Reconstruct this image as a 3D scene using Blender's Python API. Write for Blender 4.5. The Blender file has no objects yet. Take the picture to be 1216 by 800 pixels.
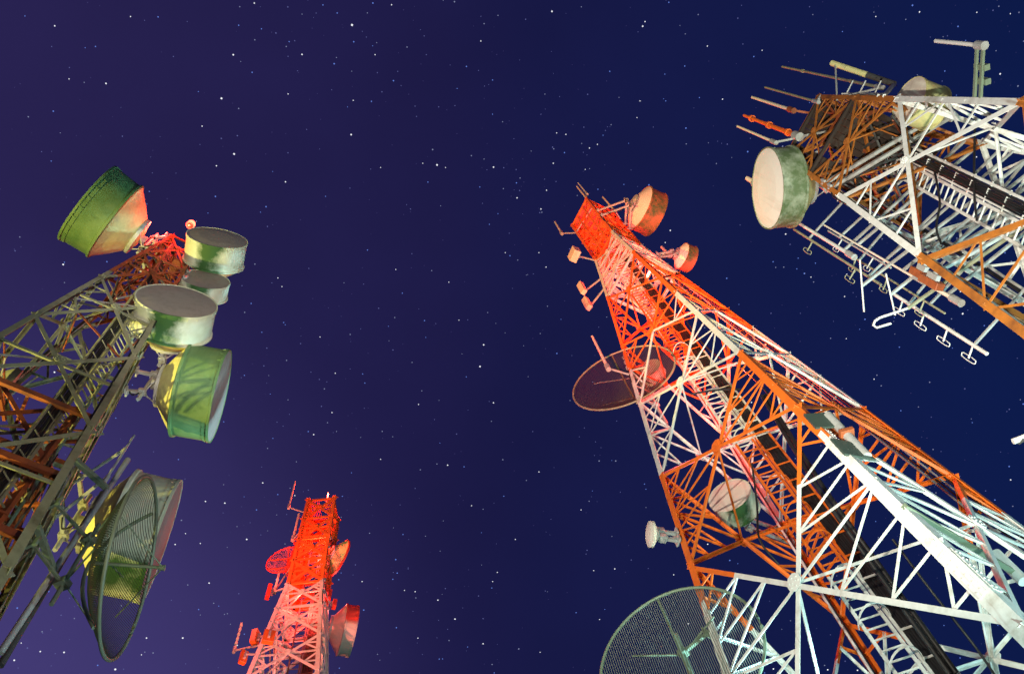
import bpy, math, random
from mathutils import Vector, Matrix
random.seed(11)
scene = bpy.context.scene
COL = scene.collection
PI = math.pi
V = Vector

# ------------------------------------------------------------------ camera
# photograph frame 1216 x 800, focal length in its pixels, zenith found from the converging towers
W0, H0, F0, ZEN = 1216.0, 800.0, 978.9, (498.1, -11.5)
EYE = 1.6
_z = V((ZEN[0]-W0/2, ZEN[1]-H0/2, F0)).normalized()
_y = (V((0, 0, 1)) - _z*_z.z).normalized()
_x = _y.cross(_z)
ROT = Matrix((_x, _y, _z))                       # camera (right, down, forward) -> world
ROTI = ROT.transposed()

def ray(px, py):
    d = ROT @ V((px-W0/2, py-H0/2, F0))
    return d.normalized()
def at(px, py, h):                               # world point seen at a pixel, h metres above the eye
    d = ROT @ V((px-W0/2, py-H0/2, F0))
    return V((d.x/d.z*h, d.y/d.z*h, h+EYE))
def proj(p):
    c = ROTI @ (V(p)-V((0, 0, EYE)))
    return V((W0/2+F0*c.x/max(c.z, 1e-3), H0/2+F0*c.y/max(c.z, 1e-3))), c.z
def depth(p): return proj(p)[1]

cam = bpy.data.cameras.new('camera'); cam.sensor_width = 36; cam.lens = 36*F0/W0
cam.clip_start = 0.1; cam.clip_end = 12000
co = bpy.data.objects.new('camera', cam); COL.objects.link(co)
m3 = Matrix((ROT @ V((1, 0, 0)), ROT @ V((0, -1, 0)), ROT @ V((0, 0, -1)))).transposed()
co.matrix_world = Matrix.Translation((0, 0, EYE)) @ m3.to_4x4()
scene.camera = co
scene.view_settings.view_transform = 'Standard'
scene.view_settings.look = 'None'
scene.view_settings.exposure = 0
scene.view_settings.gamma = 1

# ------------------------------------------------------------------ materials
def mat(name, base, rough=.55, metal=0.0, dirt=None, dirt_amt=.45, scale=3.0, streak=False, bump=.15, dirt2=None, d2_amt=.3, tone=.18, low=None, low_z=(.12, .42), soft=0):
    m = bpy.data.materials.new(name); m.use_nodes = True
    nt = m.node_tree; N = nt.nodes; L = nt.links
    b = N['Principled BSDF']; b.inputs['Roughness'].default_value = rough; b.inputs['Metallic'].default_value = metal
    tc = N.new('ShaderNodeTexCoord')
    mp = N.new('ShaderNodeMapping'); L.new(tc.outputs['Object'], mp.inputs['Vector'])
    if streak: mp.inputs['Scale'].default_value = (1.3, 1.3, .12)
    n1 = N.new('ShaderNodeTexNoise'); n1.inputs['Scale'].default_value = scale; n1.inputs['Detail'].default_value = 7; n1.inputs['Roughness'].default_value = .65
    L.new(mp.outputs['Vector'], n1.inputs['Vector'])
    r1 = N.new('ShaderNodeValToRGB'); r1.color_ramp.elements[0].position = 1-dirt_amt-.12-soft; r1.color_ramp.elements[1].position = 1-dirt_amt+.14+soft
    L.new(n1.outputs['Fac'], r1.inputs['Fac'])
    n3 = N.new('ShaderNodeTexNoise'); n3.inputs['Scale'].default_value = scale*4.3; n3.inputs['Detail'].default_value = 5
    L.new(tc.outputs['Object'], n3.inputs['Vector'])
    tone_mix = N.new('ShaderNodeMix'); tone_mix.data_type = 'RGBA'
    tone_mix.inputs[6].default_value = (*[c*(1-tone) for c in base], 1); tone_mix.inputs[7].default_value = (*[min(1, c*(1+tone)) for c in base], 1)
    L.new(n3.outputs['Fac'], tone_mix.inputs[0])
    col = tone_mix.outputs[2]
    if dirt:
        mx = N.new('ShaderNodeMix'); mx.data_type = 'RGBA'; mx.inputs[7].default_value = (*dirt, 1)
        L.new(r1.outputs['Color'], mx.inputs[0]); L.new(col, mx.inputs[6]); col = mx.outputs[2]
    if dirt2:
        n2 = N.new('ShaderNodeTexNoise'); n2.inputs['Scale'].default_value = scale*2.1; n2.inputs['Detail'].default_value = 8
        m2 = N.new('ShaderNodeMapping'); m2.inputs['Location'].default_value = (5, 3, 7); m2.inputs['Scale'].default_value = (1.2, 1.2, .16)
        L.new(tc.outputs['Object'], m2.inputs['Vector']); L.new(m2.outputs['Vector'], n2.inputs['Vector'])
        r2 = N.new('ShaderNodeValToRGB'); r2.color_ramp.elements[0].position = 1-d2_amt-.06; r2.color_ramp.elements[1].position = 1-d2_amt+.1
        L.new(n2.outputs['Fac'], r2.inputs['Fac'])
        mx = N.new('ShaderNodeMix'); mx.data_type = 'RGBA'; mx.inputs[7].default_value = (*dirt2, 1)
        L.new(r2.outputs['Color'], mx.inputs[0]); L.new(col, mx.inputs[6]); col = mx.outputs[2]
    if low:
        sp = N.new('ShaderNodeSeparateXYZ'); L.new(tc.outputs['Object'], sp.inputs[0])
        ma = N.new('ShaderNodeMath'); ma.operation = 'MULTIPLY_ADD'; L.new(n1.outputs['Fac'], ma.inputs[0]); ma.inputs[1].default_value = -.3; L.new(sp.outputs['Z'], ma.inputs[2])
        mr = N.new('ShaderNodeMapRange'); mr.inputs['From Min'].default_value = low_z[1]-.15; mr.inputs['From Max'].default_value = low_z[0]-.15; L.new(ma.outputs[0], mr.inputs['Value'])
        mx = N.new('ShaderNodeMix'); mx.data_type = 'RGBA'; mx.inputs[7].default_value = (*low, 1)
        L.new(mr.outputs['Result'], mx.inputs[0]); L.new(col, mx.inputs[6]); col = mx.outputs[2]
    L.new(col, b.inputs['Base Color'])
    if bump:
        bp = N.new('ShaderNodeBump'); bp.inputs['Strength'].default_value = bump; bp.inputs['Distance'].default_value = .02
        L.new(n3.outputs['Fac'], bp.inputs['Height']); L.new(bp.outputs['Normal'], b.inputs['Normal'])
    return m

def emit(name, col, s):
    m = bpy.data.materials.new(name); m.use_nodes = True
    nt = m.node_tree; nt.nodes.clear()
    e = nt.nodes.new('ShaderNodeEmission'); e.inputs[0].default_value = (*col, 1); e.inputs[1].default_value = s
    o = nt.nodes.new('ShaderNodeOutputMaterial'); nt.links.new(e.outputs[0], o.inputs[0])
    m.cycles.emission_sampling = 'NONE'
    return m

M = {}
M['white'] = mat('white_tower_paint', (.66, .67, .64), .5, 0, (.34, .31, .24), .36, 1.8, dirt2=(.20, .09, .035), d2_amt=.27)
M['orange'] = mat('orange_tower_paint', (.78, .155, .012), .5, 0, (.50, .08, .012), .36, 1.6, dirt2=(.22, .05, .015), d2_amt=.20)
M['ochre'] = mat('weathered_ochre_paint', (.40, .13, .016), .6, 0, (.17, .055, .012), .42, 1.8, dirt2=(.12, .045, .015), d2_amt=.28)
M['darkgreen'] = mat('dark_green_paint', (.045, .075, .06), .5, .1, (.02, .03, .02), .3, 3)
M['galv'] = mat('galvanised_steel', (.42, .43, .41), .5, .25, (.25, .24, .20), .35, 2.4)
M['palegrey'] = mat('weathered_pale_paint', (.28, .285, .185), .6, 0, (.10, .10, .05), .38, 1.8, dirt2=(.16, .08, .04), d2_amt=.25)
M['rust'] = mat('rusty_orange_paint', (.34, .085, .022), .65, 0, (.13, .04, .016), .45, 1.8, dirt2=(.07, .03, .015), d2_amt=.3)
M['black'] = mat('black_cable', (.012, .012, .013), .5, 0, None, bump=0)
M['dark'] = mat('dark_steel', (.07, .07, .065), .6, .2, (.12, .06, .03), .3, 3)
M['radome'] = mat('grey_radome', (.27, .245, .225), .75, 0, (.21, .19, .17), .40, 5, tone=.08)
M['radome_white'] = mat('cream_radome', (.80, .77, .70), .6, 0, (.62, .57, .48), .38, 2, streak=True, tone=.05)
M['plaincream'] = mat('plain_pinkish_cream', (.74, .60, .52), .6, 0, (.64, .50, .42), .3, 2, tone=.06)
M['moss'] = mat('mossy_shroud', (.19, .28, .11), .6, 0, (.035, .11, .03), .52, .75, streak=True, dirt2=(.02, .055, .016), d2_amt=.30, soft=.12)
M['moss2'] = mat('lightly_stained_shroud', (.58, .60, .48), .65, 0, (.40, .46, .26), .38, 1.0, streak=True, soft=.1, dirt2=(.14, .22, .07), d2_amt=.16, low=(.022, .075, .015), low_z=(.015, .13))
M['moss3'] = mat('dull_stained_shroud', (.30, .34, .25), .65, 0, (.08, .12, .05), .55, 2.2, dirt2=(.035, .055, .025), d2_amt=.35)
M['camo'] = mat('blotched_red_shroud', (.62, .16, .08), .65, 0, (.07, .11, .04), .50, 1.3, dirt2=(.05, .07, .03), d2_amt=.25)
M['back'] = mat('yellowed_reflector', (.64, .60, .26), .6, 0, (.40, .38, .22), .35, 2.5)
M['cream'] = mat('cream_reflector', (.74, .66, .54), .6, 0, (.55, .47, .36), .35, 2.5)
M['mesh'] = mat('grid_wire', (.05, .058, .03), .5, .2, None, bump=0)
M['meshgrey'] = mat('grey_grid_wire', (.15, .16, .12), .5, .2, None, bump=0)
M['meshdark'] = mat('dark_mesh_wire', (.06, .036, .03), .6, .2, None, bump=0)
M['meshred'] = mat('red_grid_wire', (.55, .17, .05), .55, .1, None, bump=0)
M['greenpipe'] = mat('pale_green_pipe', (.17, .22, .15), .5, .1, (.08, .10, .06), .3, 3)
M['redpaint'] = mat('red_paint', (.62, .05, .02), .5, 0, (.4, .03, .015), .3, 2)
M['redlit'] = mat('redlit_painted_shroud', (.60, .07, .04), .5, 0, (.5, .05, .03), .3, 2, low=(.42, .46, .38), low_z=(.55, .75))  # red light on the upper shroud is put into the colour, pale below
M['plate'] = mat('brown_floor_plate', (.032, .018, .011), .85, 0, (.018, .011, .008), .45, 2)
M['ground'] = mat('ground_gravel', (.06, .06, .055), .95, 0, (.03, .04, .02), .5, .3)
M['lamp'] = emit('red_lamp_glass', (1, .06, .03), 14)

# ------------------------------------------------------------------ mesh builder
class MB:
    def __init__(s): s.v = []; s.f = []; s.m = []; s.smooth = []
    def add(s, vs, fs, mi=0, sm=False):
        o = len(s.v); s.v += [V(p) for p in vs]
        for f in fs: s.f.append([i+o for i in f]); s.m.append(mi); s.smooth.append(sm)
    def prism(s, A, B, mi=0, sm=False, caps=True):     # two matching loops
        n = len(A); fs = [(i, (i+1) % n, n+(i+1) % n, n+i) for i in range(n)]
        s.add(list(A)+list(B), fs, mi, sm)
        if caps:
            s.add(A, [list(range(n))[::-1]], mi); s.add(B, [list(range(n))], mi)
    def bar(s, p, q, w, t, up=V((0, 0, 1)), mi=0):      # rectangular bar
        p, q = V(p), V(q); d = (q-p).normalized(); u = up-d*up.dot(d)
        if u.length < 1e-3: u = V((1, 0, 0))-d*d.x
        u.normalize(); v = d.cross(u)
        L = lambda c: [c+u*(w/2)*a+v*(t/2)*b for a, b in ((1, 1), (-1, 1), (-1, -1), (1, -1))]
        s.prism(L(p), L(q), mi)
    def angle(s, p, q, a, t, u, v, mi=0, a2=None):      # L section, corner on the line, flanges along u and v
        p, q = V(p), V(q); d = (q-p).normalized()
        u = (u-d*u.dot(d)).normalized(); v = (v-d*v.dot(d)).normalized()
        def L(c, a): return [c, c+u*a, c+u*a+v*t, c+u*t+v*t, c+u*t+v*a, c+v*a]
        s.prism(L(p, a), L(q, a2 or a), mi)
    def tube(s, pts, r, n=8, mi=0, r2=None):
        pts = [V(p) for p in pts]; rings = []
        for i, p in enumerate(pts):
            d = (pts[min(i+1, len(pts)-1)]-pts[max(i-1, 0)]).normalized()
            u = d.cross(V((0, 0, 1)))
            if u.length < 1e-2: u = d.cross(V((1, 0, 0)))
            u.normalize(); w = d.cross(u)
            rr = r if r2 is None else r+(r2-r)*i/max(1, len(pts)-1)
            rings.append([p+(u*math.cos(2*PI*k/n)+w*math.sin(2*PI*k/n))*rr for k in range(n)])
        for i in range(len(rings)-1):
            s.prism(rings[i], rings[i+1], mi, True, caps=False)
        s.add(rings[0], [list(range(n))[::-1]], mi); s.add(rings[-1], [list(range(n))], mi)
    def lathe(s, C, a, prof, n=48, mi=0, sm=True, closed=False):   # prof: (along axis, radius)
        a = V(a).normalized(); u = a.cross(V((0, 0, 1)))
        if u.length < 1e-2: u = V((1, 0, 0))
        u.normalize(); w = a.cross(u); rings = []
        for x, r in prof:
            if r < 1e-5: rings.append([C+a*x])
            else: rings.append([C+a*x+(u*math.cos(2*PI*k/n)+w*math.sin(2*PI*k/n))*r for k in range(n)])
        pr = list(zip(rings, rings[1:]))
        if closed: pr.append((rings[-1], rings[0]))
        for A, B in pr:
            if len(A) == 1 and len(B) == 1: continue
            if len(A) == 1: s.add(A+B, [(0, 1+(k+1) % n, 1+k) for k in range(n)], mi, sm)
            elif len(B) == 1: s.add(A+B, [(k, (k+1) % n, n) for k in range(n)], mi, sm)
            else: s.prism(A, B, mi, sm, caps=False)
    def box(s, c, sx, sy, sz, X=V((1, 0, 0)), Y=V((0, 1, 0)), Z=V((0, 0, 1)), mi=0, bev=0.0):
        c = V(c)
        if bev:
            b = bev
            def L(z, k): return [c+X*x*(sx/2-k)+Y*y*(sy/2-k)+Z*z for x, y in ((-1, -1), (1, -1), (1, 1), (-1, 1))]
            ls = [L(-sz/2, b), L(-sz/2+b, 0), L(sz/2-b, 0), L(sz/2, b)]
            for i in range(3): s.prism(ls[i], ls[i+1], mi, False, False)
            s.add(ls[0], [(3, 2, 1, 0)], mi); s.add(ls[3], [(0, 1, 2, 3)], mi)
        else:
            L = lambda z: [c+X*x*sx/2+Y*y*sy/2+Z*z for x, y in ((-1, -1), (1, -1), (1, 1), (-1, 1))]
            s.prism(L(-sz/2), L(sz/2), mi)
    def build(s, name, mats, parent=None, base=None, label=None):
        if not isinstance(mats, (list, tuple)): mats = [mats]
        base = V(base) if base is not None else (V(parent['_b']) if parent is not None and '_b' in parent else V((0, 0, 0)))
        me = bpy.data.meshes.new(name)
        me.from_pydata([tuple(p-base) for p in s.v], [], s.f)
        for m in mats: me.materials.append(m)
        me.polygons.foreach_set('material_index', s.m); me.polygons.foreach_set('use_smooth', s.smooth)
        me.update()
        o = bpy.data.objects.new(name, me); COL.objects.link(o)
        if parent is not None:
            o.parent = parent
        else: o.location = base
        if label: o['label'] = label
        return o
BASES = {}
def thing(name, base, label, cat, group=None):
    o = bpy.data.objects.new(name, None); COL.objects.link(o); o.location = base; o.empty_display_size = .3
    o['label'] = label; o['category'] = cat; o['_b'] = tuple(base)
    if group: o['group'] = group
    return o
def part(mb, name, mats, parent, label=None):
    return mb.build(name, mats, parent, base=parent_base(parent), label=label)
def parent_base(o):
    while o is not None:
        if '_b' in o: return V(o['_b'])
        o = o.parent
    return V((0, 0, 0))

# ------------------------------------------------------------------ lattice towers
class Tower:
    """square lattice tower; prof: list of (h, half diagonal) from the top down"""
    def __init__(s, X, Y, th, order, prof, leg_size):
        s.X, s.Y, s.th, s.o, s.prof, s.ls = X, Y, th, order, prof, leg_size
    def w(s, h):
        P = s.prof
        if h >= P[0][0]: return P[0][1]
        for (h0, w0), (h1, w1) in zip(P, P[1:]):
            if h >= h1: return w0+(w1-w0)*(h0-h)/(h0-h1)
        return P[-1][1]
    def leg(s, k, h, inset=0.0):
        a = s.th+PI/2*k*s.o; w = s.w(h)-inset
        return V((s.X+w*math.cos(a), s.Y+w*math.sin(a), h+EYE))
    def size(s, h):
        P = s.ls
        if h >= P[0][0]: return P[0][1]
        for (h0, w0), (h1, w1) in zip(P, P[1:]):
            if h >= h1: return w0+(w1-w0)*(h0-h)/(h0-h1)
        return P[-1][1]
    def axis(s, h): return V((s.X, s.Y, h+EYE))

def lerp(a, b, t): return a+(b-a)*t

def face_dir(C, pd):
    """horizontal direction through C that projects along the pixel direction pd"""
    best = None; pd = V(pd).normalized(); c = proj(C)[0]
    for i in range(720):
        a = 2*PI*i/720; d = V((math.cos(a), math.sin(a), 0)); q = proj(C+d*.4)[0]-c
        s = q.normalized().dot(pd)
        if best is None or s > best[0]: best = (s, d)
    return best[1]

class Members:
    """collects lattice members with their kind; the largest in the picture become parts of their own"""
    def __init__(s): s.l = []
    def add(s, kind, p, q, a, u, v, mk, t=None, flat=False): s.l.append((kind, p, q, a, u, v, mk, t or max(.008, a*.13), flat))
    def emit(s, parent, mats, keys, cap=98):
        def score(e):
            _, p, q, a = e[:4]; best = 0
            A, za = proj(p); B, zb = proj(q)
            if za < .5 or zb < .5: return 0
            n = 12; ins = 0
            for i in range(n+1):
                c, z = proj(p.lerp(q, i/n))
                if -5 < c.x < W0+5 and -5 < c.y < H0+5: ins += 1
            if not ins: return 0
            return (A-B).length*ins/(n+1)*a*F0/max(1, (za+zb)/2)
        kinds = {}
        for e in s.l: kinds.setdefault(e[0], []).append((score(e), e))
        rest = MB()
        def put(mb, e):
            kind, p, q, a, u, v, mk, t, flat = e
            mi = keys.index(mk)
            if flat: mb.bar(p, q, a, t, u, mi)
            else: mb.angle(p, q, a, t, u, v, mi)
        for k, L in kinds.items():
            L.sort(key=lambda x: -x[0])
            for i, (sc, e) in enumerate(L):
                if i < cap and sc > 6:
                    mb = MB(); ee = list(e); ee[6] = 'x'
                    kind, p, q, a, u, v, mk, t, flat = e
                    if flat: mb.bar(p, q, a, t, u, 0)
                    else: mb.angle(p, q, a, t, u, v, 0)
                    part(mb, k, mats[keys.index(mk)], parent)
                else: put(rest, e)
        if rest.v:
            o = part(rest, 'lattice_web', mats, parent); o['kind'] = 'stuff'

def build_tower(T, name, label, levels, bands, sizes, group, k_sub, mid=False, horiz=(), plan=True, gus=.0, extra=None):
    """levels: panel heights from the top; bands: [(h_low, key)] from the top; sizes(h)->(diag, sub)"""
    base = V((T.X, T.Y, 0))
    root = thing(name, base, label, 'tower', group)
    keys = sorted({k for _, k in bands}); mats = [M[k] for k in keys]
    def band(h):
        for hl, k in bands:
            if h >= hl: return k
        return bands[-1][1]
    cuts = sorted({levels[0], levels[-1]} | {hl for hl, _ in bands if levels[-1] < hl < levels[0]} | {h for h, _ in T.prof if levels[-1] < h < levels[0]}, reverse=True)
    for k in range(4):
        mb = MB()
        for h0, h1 in zip(cuts, cuts[1:]):
            n = max(1, int((h0-h1)/4))
            for i in range(n):
                ha, hb = lerp(h0, h1, i/n), lerp(h0, h1, (i+1)/n)
                P, Q = T.leg(k, ha), T.leg(k, hb)
                u = (T.leg(k+1, hb)-Q).normalized(); v = (T.leg(k-1, hb)-Q).normalized()
                mb.angle(P, Q, T.size(ha), .022, u, v, keys.index(band((ha+hb)/2)), a2=T.size(hb))
        o = part(mb, 'leg', mats, root)
    # splice plates and gussets on the legs
    mem = Members()
    for i, (h0, h1) in enumerate(zip(levels, levels[1:])):
        da, sa = sizes((h0+h1)/2)
        for k in range(4):
            nsub = k_sub(h0, k)
            A0, A1, B0, B1 = T.leg(k, h0), T.leg(k, h1), T.leg(k+1, h0), T.leg(k+1, h1)
            n_in = V((T.X, T.Y, 0))-V(((A0.x+B0.x)/2, (A0.y+B0.y)/2, 0)); n_in.normalize()
            wd0, wd1 = (A0-B0).length, (A1-B1).length
            tC = wd0/(wd0+wd1)
            Cn = lerp(A0, B1, tC); hC = Cn.z-EYE
            off = n_in*.02
            inpl = (B0-A0).normalized()
            for (P, Q, sgn) in ((A0, B1, 0), (B0, A1, 1)):
                up = V((0, 0, -1))
                o2 = n_in*(.012+.024*sgn)
                # arms in two halves, so that each takes the paint of its band
                for a, b in ((P, Cn), (Cn, Q)):
                    cut = [a, b]
                    for hl, _ in bands:
                        z = hl+EYE
                        if min(a.z, b.z)+.3 < z < max(a.z, b.z)-.3: cut.insert(1, lerp(a, b, (z-a.z)/(b.z-a.z)))
                    for c0, c1 in zip(cut, cut[1:]):
                        mem.add('diagonal_brace', c0+o2, c1+o2, da, up, n_in, band((c0.z+c1.z)/2-EYE))
            if h0 in horiz:
                mem.add('strut', A0+off, B0+off, da, V((0, 0, -1)), n_in, band(h0-.1))
            if mid:
                tm = (h0-hC)/(h0-h1)
                mem.add('strut', lerp(A0, A1, tm)+off*3, Cn+off*3, da*.9, V((0, 0, -1)), n_in, band(hC))
                mem.add('strut', Cn+off*3, lerp(B0, B1, tm)+off*3, da*.9, V((0, 0, -1)), n_in, band(hC))
            # secondary zigzag between each leg and its half arms
            for (L0, L1, far) in ((A0, A1, 0), (B0, B1, 1)):
                tm = (h0-hC)/(h0-h1); Lm = lerp(L0, L1, tm)
                for (E0) in (L0, L1):
                    n = nsub
                    for j in range(1, n+1):
                        pa = lerp(E0, Cn, j/(n+1)); l0 = lerp(E0, Lm, j/(n+1)); l1 = lerp(E0, Lm, (j+1)/(n+1))
                        for l in (l0, l1):
                            if (pa-l).length > .12:
                                mem.add('sub_brace', pa+off*2.5, l+off*2.5, sa, V((0, 0, -1)), n_in, band((pa.z+l.z)/2-EYE), flat=False)
                if nsub and not mid:
                    mem.add('sub_brace', Cn+off*2.5, Lm+off*2.5, sa*1.15, V((0, 0, -1)), n_in, band(hC))
        if plan and nsub:
            hC = h0-(h0-h1)*(T.w(h0)/(T.w(h0)+T.w(h1)))
            mids = [lerp(T.leg(k, hC), T.leg(k+1, hC), .5) for k in range(4)]
            for k in range(4):
                mem.add('plan_brace', lerp(mids[k], mids[k-1], .015), lerp(mids[k], mids[k-1], .985), sa*1.2, V((0, 0, -1)), (T.axis(hC)-mids[k]).normalized(), band(hC))
    if extra: extra(mem, band)
    mem.emit(root, mats, keys)
    # gusset plates
    if gus:
        n = 0
        for i, (h0, h1) in enumerate(zip(levels, levels[1:])):
            for k in range(4):
                A0, B1 = T.leg(k, h0), T.leg(k+1, h1); B0 = T.leg(k+1, h0)
                tC = T.w(h0)/(T.w(h0)+T.w(h1)); Cn = lerp(A0, B1, tC)
                c, z = proj(Cn)
                if not (-20 < c.x < W0+20 and -20 < c.y < H0+20) or n > 60: continue
                n_in = (V((T.X, T.Y, 0))-V(((A0.x+B0.x)/2, (A0.y+B0.y)/2, 0))).normalized(); u = (B0-A0).normalized(); v = u.cross(n_in)
                s = gus*(.5+.5*T.w(h0)/T.w(levels[-1]))*1.3
                mb = MB(); s2 = s*.42
                loop = [(-s, -s2), (-s2, -s), (s2, -s), (s, -s2), (s, s2), (s2, s), (-s2, s), (-s, s2)]
                o = Cn-n_in*.006
                mb.prism([o+u*a+v*b for a, b in loop], [o+u*a+v*b-n_in*.014 for a, b in loop])
                for a, b in ((-.6, -.3), (.6, -.3), (.6, .3), (-.6, .3), (0, .6), (0, -.6), (.25, 0), (-.25, 0)):
                    mb.lathe(o+u*a*s+v*b*s-n_in*.014, -n_in, [(0, .018), (.016, .018), (.016, 0)], 6, 0, False)
                part(mb, 'gusset_plate', M[band(Cn.z-EYE)], root); n += 1
    return root

def ladder(root, path, side, width, bands, out, hoop=True, cables=6, cable_side=1.0, rail='white', hoop_r=.36, h_vis=None, rung_step=.3, tray_w=.5):
    """ladder with a cable tray beside it, along path (two points), side = rung direction, out = climber's side"""
    p, q = V(path[0]), V(path[1]); d = (q-p).normalized(); side = (side-d*side.dot(d)).normalized(); out = (out-d*out.dot(d)).normalized()
    n = int((q-p).length/rung_step)
    keys = sorted({k for _, k in bands}); mats = [M[k] for k in keys]
    def band(h):
        for hl, k in bands:
            if h >= hl: return keys.index(k)
        return keys.index(bands[-1][1])
    lad = MB()
    N = 40
    for s in (-1, 1):
        for i in range(N):
            a, b = lerp(p, q, i/N)+side*s*width/2, lerp(p, q, (i+1)/N)+side*s*width/2
            lad.bar(a, b, .07, .045, side, band((a.z+b.z)/2-EYE))
    for i in range(n):
        c = lerp(p, q, (i+.5)/n); lad.bar(c-side*width/2, c+side*width/2, .03, .03, out, band(c.z-EYE))
    lo = part(lad, 'ladder', mats, root)
    if hoop:
        k = int((q-p).length/1.25)
        for i in range(k):
            hp = MB(); c = lerp(p, q, (i+.5)/k); pts = []
            for j in range(13):
                a = PI*j/12; pts.append(c+side*math.cos(a)*hoop_r+out*math.sin(a)*hoop_r*1.7)
            for a, b in zip(pts, pts[1:]): hp.bar(a, b, .05, .014, d, 0)
            part(hp, 'safety_hoop', mats[band(c.z-EYE)], lo)
    tray = MB(); c0 = side*(width/2+.10+tray_w/2)*cable_side
    for s in (-1, 1):
        for i in range(N):
            a, b = lerp(p, q, i/N)+c0+side*s*tray_w/2, lerp(p, q, (i+1)/N)+c0+side*s*tray_w/2
            tray.bar(a, b, .06, .06, side, band((a.z+b.z)/2-EYE))
    for i in range(int((q-p).length/.8)):
        c = lerp(p, q, (i+.5)/int((q-p).length/.8))+c0+out*.05
        tray.bar(c-side*tray_w/2, c+side*tray_w/2, .05, .02, d, band(c.z-EYE)); tray.bar(c-side*tray_w/2-out*.14, c+side*tray_w/2-out*.14, .035, .02, d, band(c.z-EYE))
    part(tray, 'cable_tray', mats, root)
    for i in range(cables):
        t = (i+.5)/cables-.5; r = random.uniform(.035, .06)*tray_w/.5
        cb = MB(); pts = [lerp(p, q, j/14)+c0+side*t*tray_w*.92+out*(-.03)+side*random.uniform(-.012, .012) for j in range(15)]
        cb.tube(pts, r, 7); part(cb, 'cable', M['black'], root)

def sag_cable(root, pts, r, name='cable'):
    mb = MB(); out = []
    P = [V(p) for p in pts]
    for i in range(len(P)-1):
        p0, p1, p2, p3 = P[max(i-1, 0)], P[i], P[i+1], P[min(i+2, len(P)-1)]
        for j in range(6):
            t = j/6
            out.append(.5*((2*p1)+(p2-p0)*t+(2*p0-5*p1+4*p2-p3)*t*t+(3*p1-p0-3*p2+p3)*t**3))
    out.append(P[-1]); mb.tube(out, r, 6); return part(mb, name, M['black'], root)

#=====MAIN TOWER
MAIN = Tower(6.205, 13.935, 9.347, 1, [(45.6, 1.30), (38.7, 1.26), (33.85, 1.718), (26.6, 2.44), (20, 3.117), (14.4, 3.62), (-1.6, 5.05)],
             [(45, .13), (34, .15), (26, .17), (20, .175), (14.4, .215), (11, .26), (-1.6, .36)])
MB_BANDS = [(38.7, 'orange'), (33.85, 'white'), (26.6, 'orange'), (20.0, 'white'), (14.4, 'orange'), (-5, 'white')]
def main_extra(mem, band):
    # closely braced red head of the tower: five rows of horizontals and uprights
    for r in range(7):
        h = 38.7+6.9*r/6
        for k in range(4):
            A, B = MAIN.leg(k, h), MAIN.leg(k+1, h); n = (MAIN.axis(h)-(A+B)/2).normalized()
            mem.add('strut', A+n*.03, B+n*.03, .13, V((0, 0, -1)), n, 'orange')
            if r < 6:
                h2 = h+6.9/6; A2, B2 = MAIN.leg(k, h2), MAIN.leg(k+1, h2)
                for t in (1/3, 2/3): mem.add('upright', lerp(A, B, t)+n*.04, lerp(A2, B2, t)+n*.04, .11, (B-A).normalized(), n, 'orange')
    for h in (37.5, 36.3, 35.1, 33.9):
        for k in range(4):
            A, B = MAIN.leg(k, h), MAIN.leg(k+1, h); n = (MAIN.axis(h)-(A+B)/2).normalized()
            mem.add('strut', A+n*.03, B+n*.03, .12, V((0, 0, -1)), n, 'white')
main = build_tower(MAIN, 'lattice_tower', 'tallest orange and white lattice tower with a red lit head and open mesh dishes', 
    [45.6, 42.1, 38.7, 36.3, 33.85, 28.9, 24.25, 20.0, 16.15, 8.3, -1.6], MB_BANDS,
    lambda h: ((.08, .045) if h > 36 else (.088, .045) if h > 22 else (.095, .05) if h > 14.4 else (.11, .062)), 'lattice radio towers',
    lambda h, k: (0 if h > 40 else 1 if h > 24 else 2 if h > 17 else (3 if k < 2 else 2)), gus=.17, extra=main_extra)
for h in (38.75, 41.0, 43.3, 45.5):
    fl = MB(); c = MAIN.axis(h); a = MAIN.leg(0, h, .1); b = MAIN.leg(1, h, .1); ds = MAIN.leg(3, h, .1)
    n = 22
    for i in range(n):
        if 9 <= i <= 12 and h < 45: continue
        fl.bar(lerp(a, b, (i+.5)/n), lerp(ds, MAIN.leg(2, h, .1), (i+.5)/n), .045, .03, V((1, 0, 0)))
    fl.bar(lerp(a, b, .02), lerp(a, b, .98), .06, .05); fl.bar(lerp(ds, MAIN.leg(2, h, .1), .02), lerp(ds, MAIN.leg(2, h, .1), .98), .06, .05)
    part(fl, 'platform_grating', M['orange'], main)
u_ac = (MAIN.leg(2, 20)-MAIN.leg(0, 20)).normalized(); u_bd = (MAIN.leg(3, 20)-MAIN.leg(1, 20)).normalized()
side = V((u_ac.x, u_ac.y, 0)).normalized(); outd = -V((u_bd.x, u_bd.y, 0)).normalized()
lx = at(1046, 750, 10); lx = V((lx.x, lx.y, 0))*(V((MAIN.X, MAIN.Y)).length/V((lx.x, lx.y)).length)
ladder(main, (V((lx.x, lx.y, 0)), V((lx.x, lx.y, 38.5+EYE))), side, .5, MB_BANDS, outd, cables=7, tray_w=.42)
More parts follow.
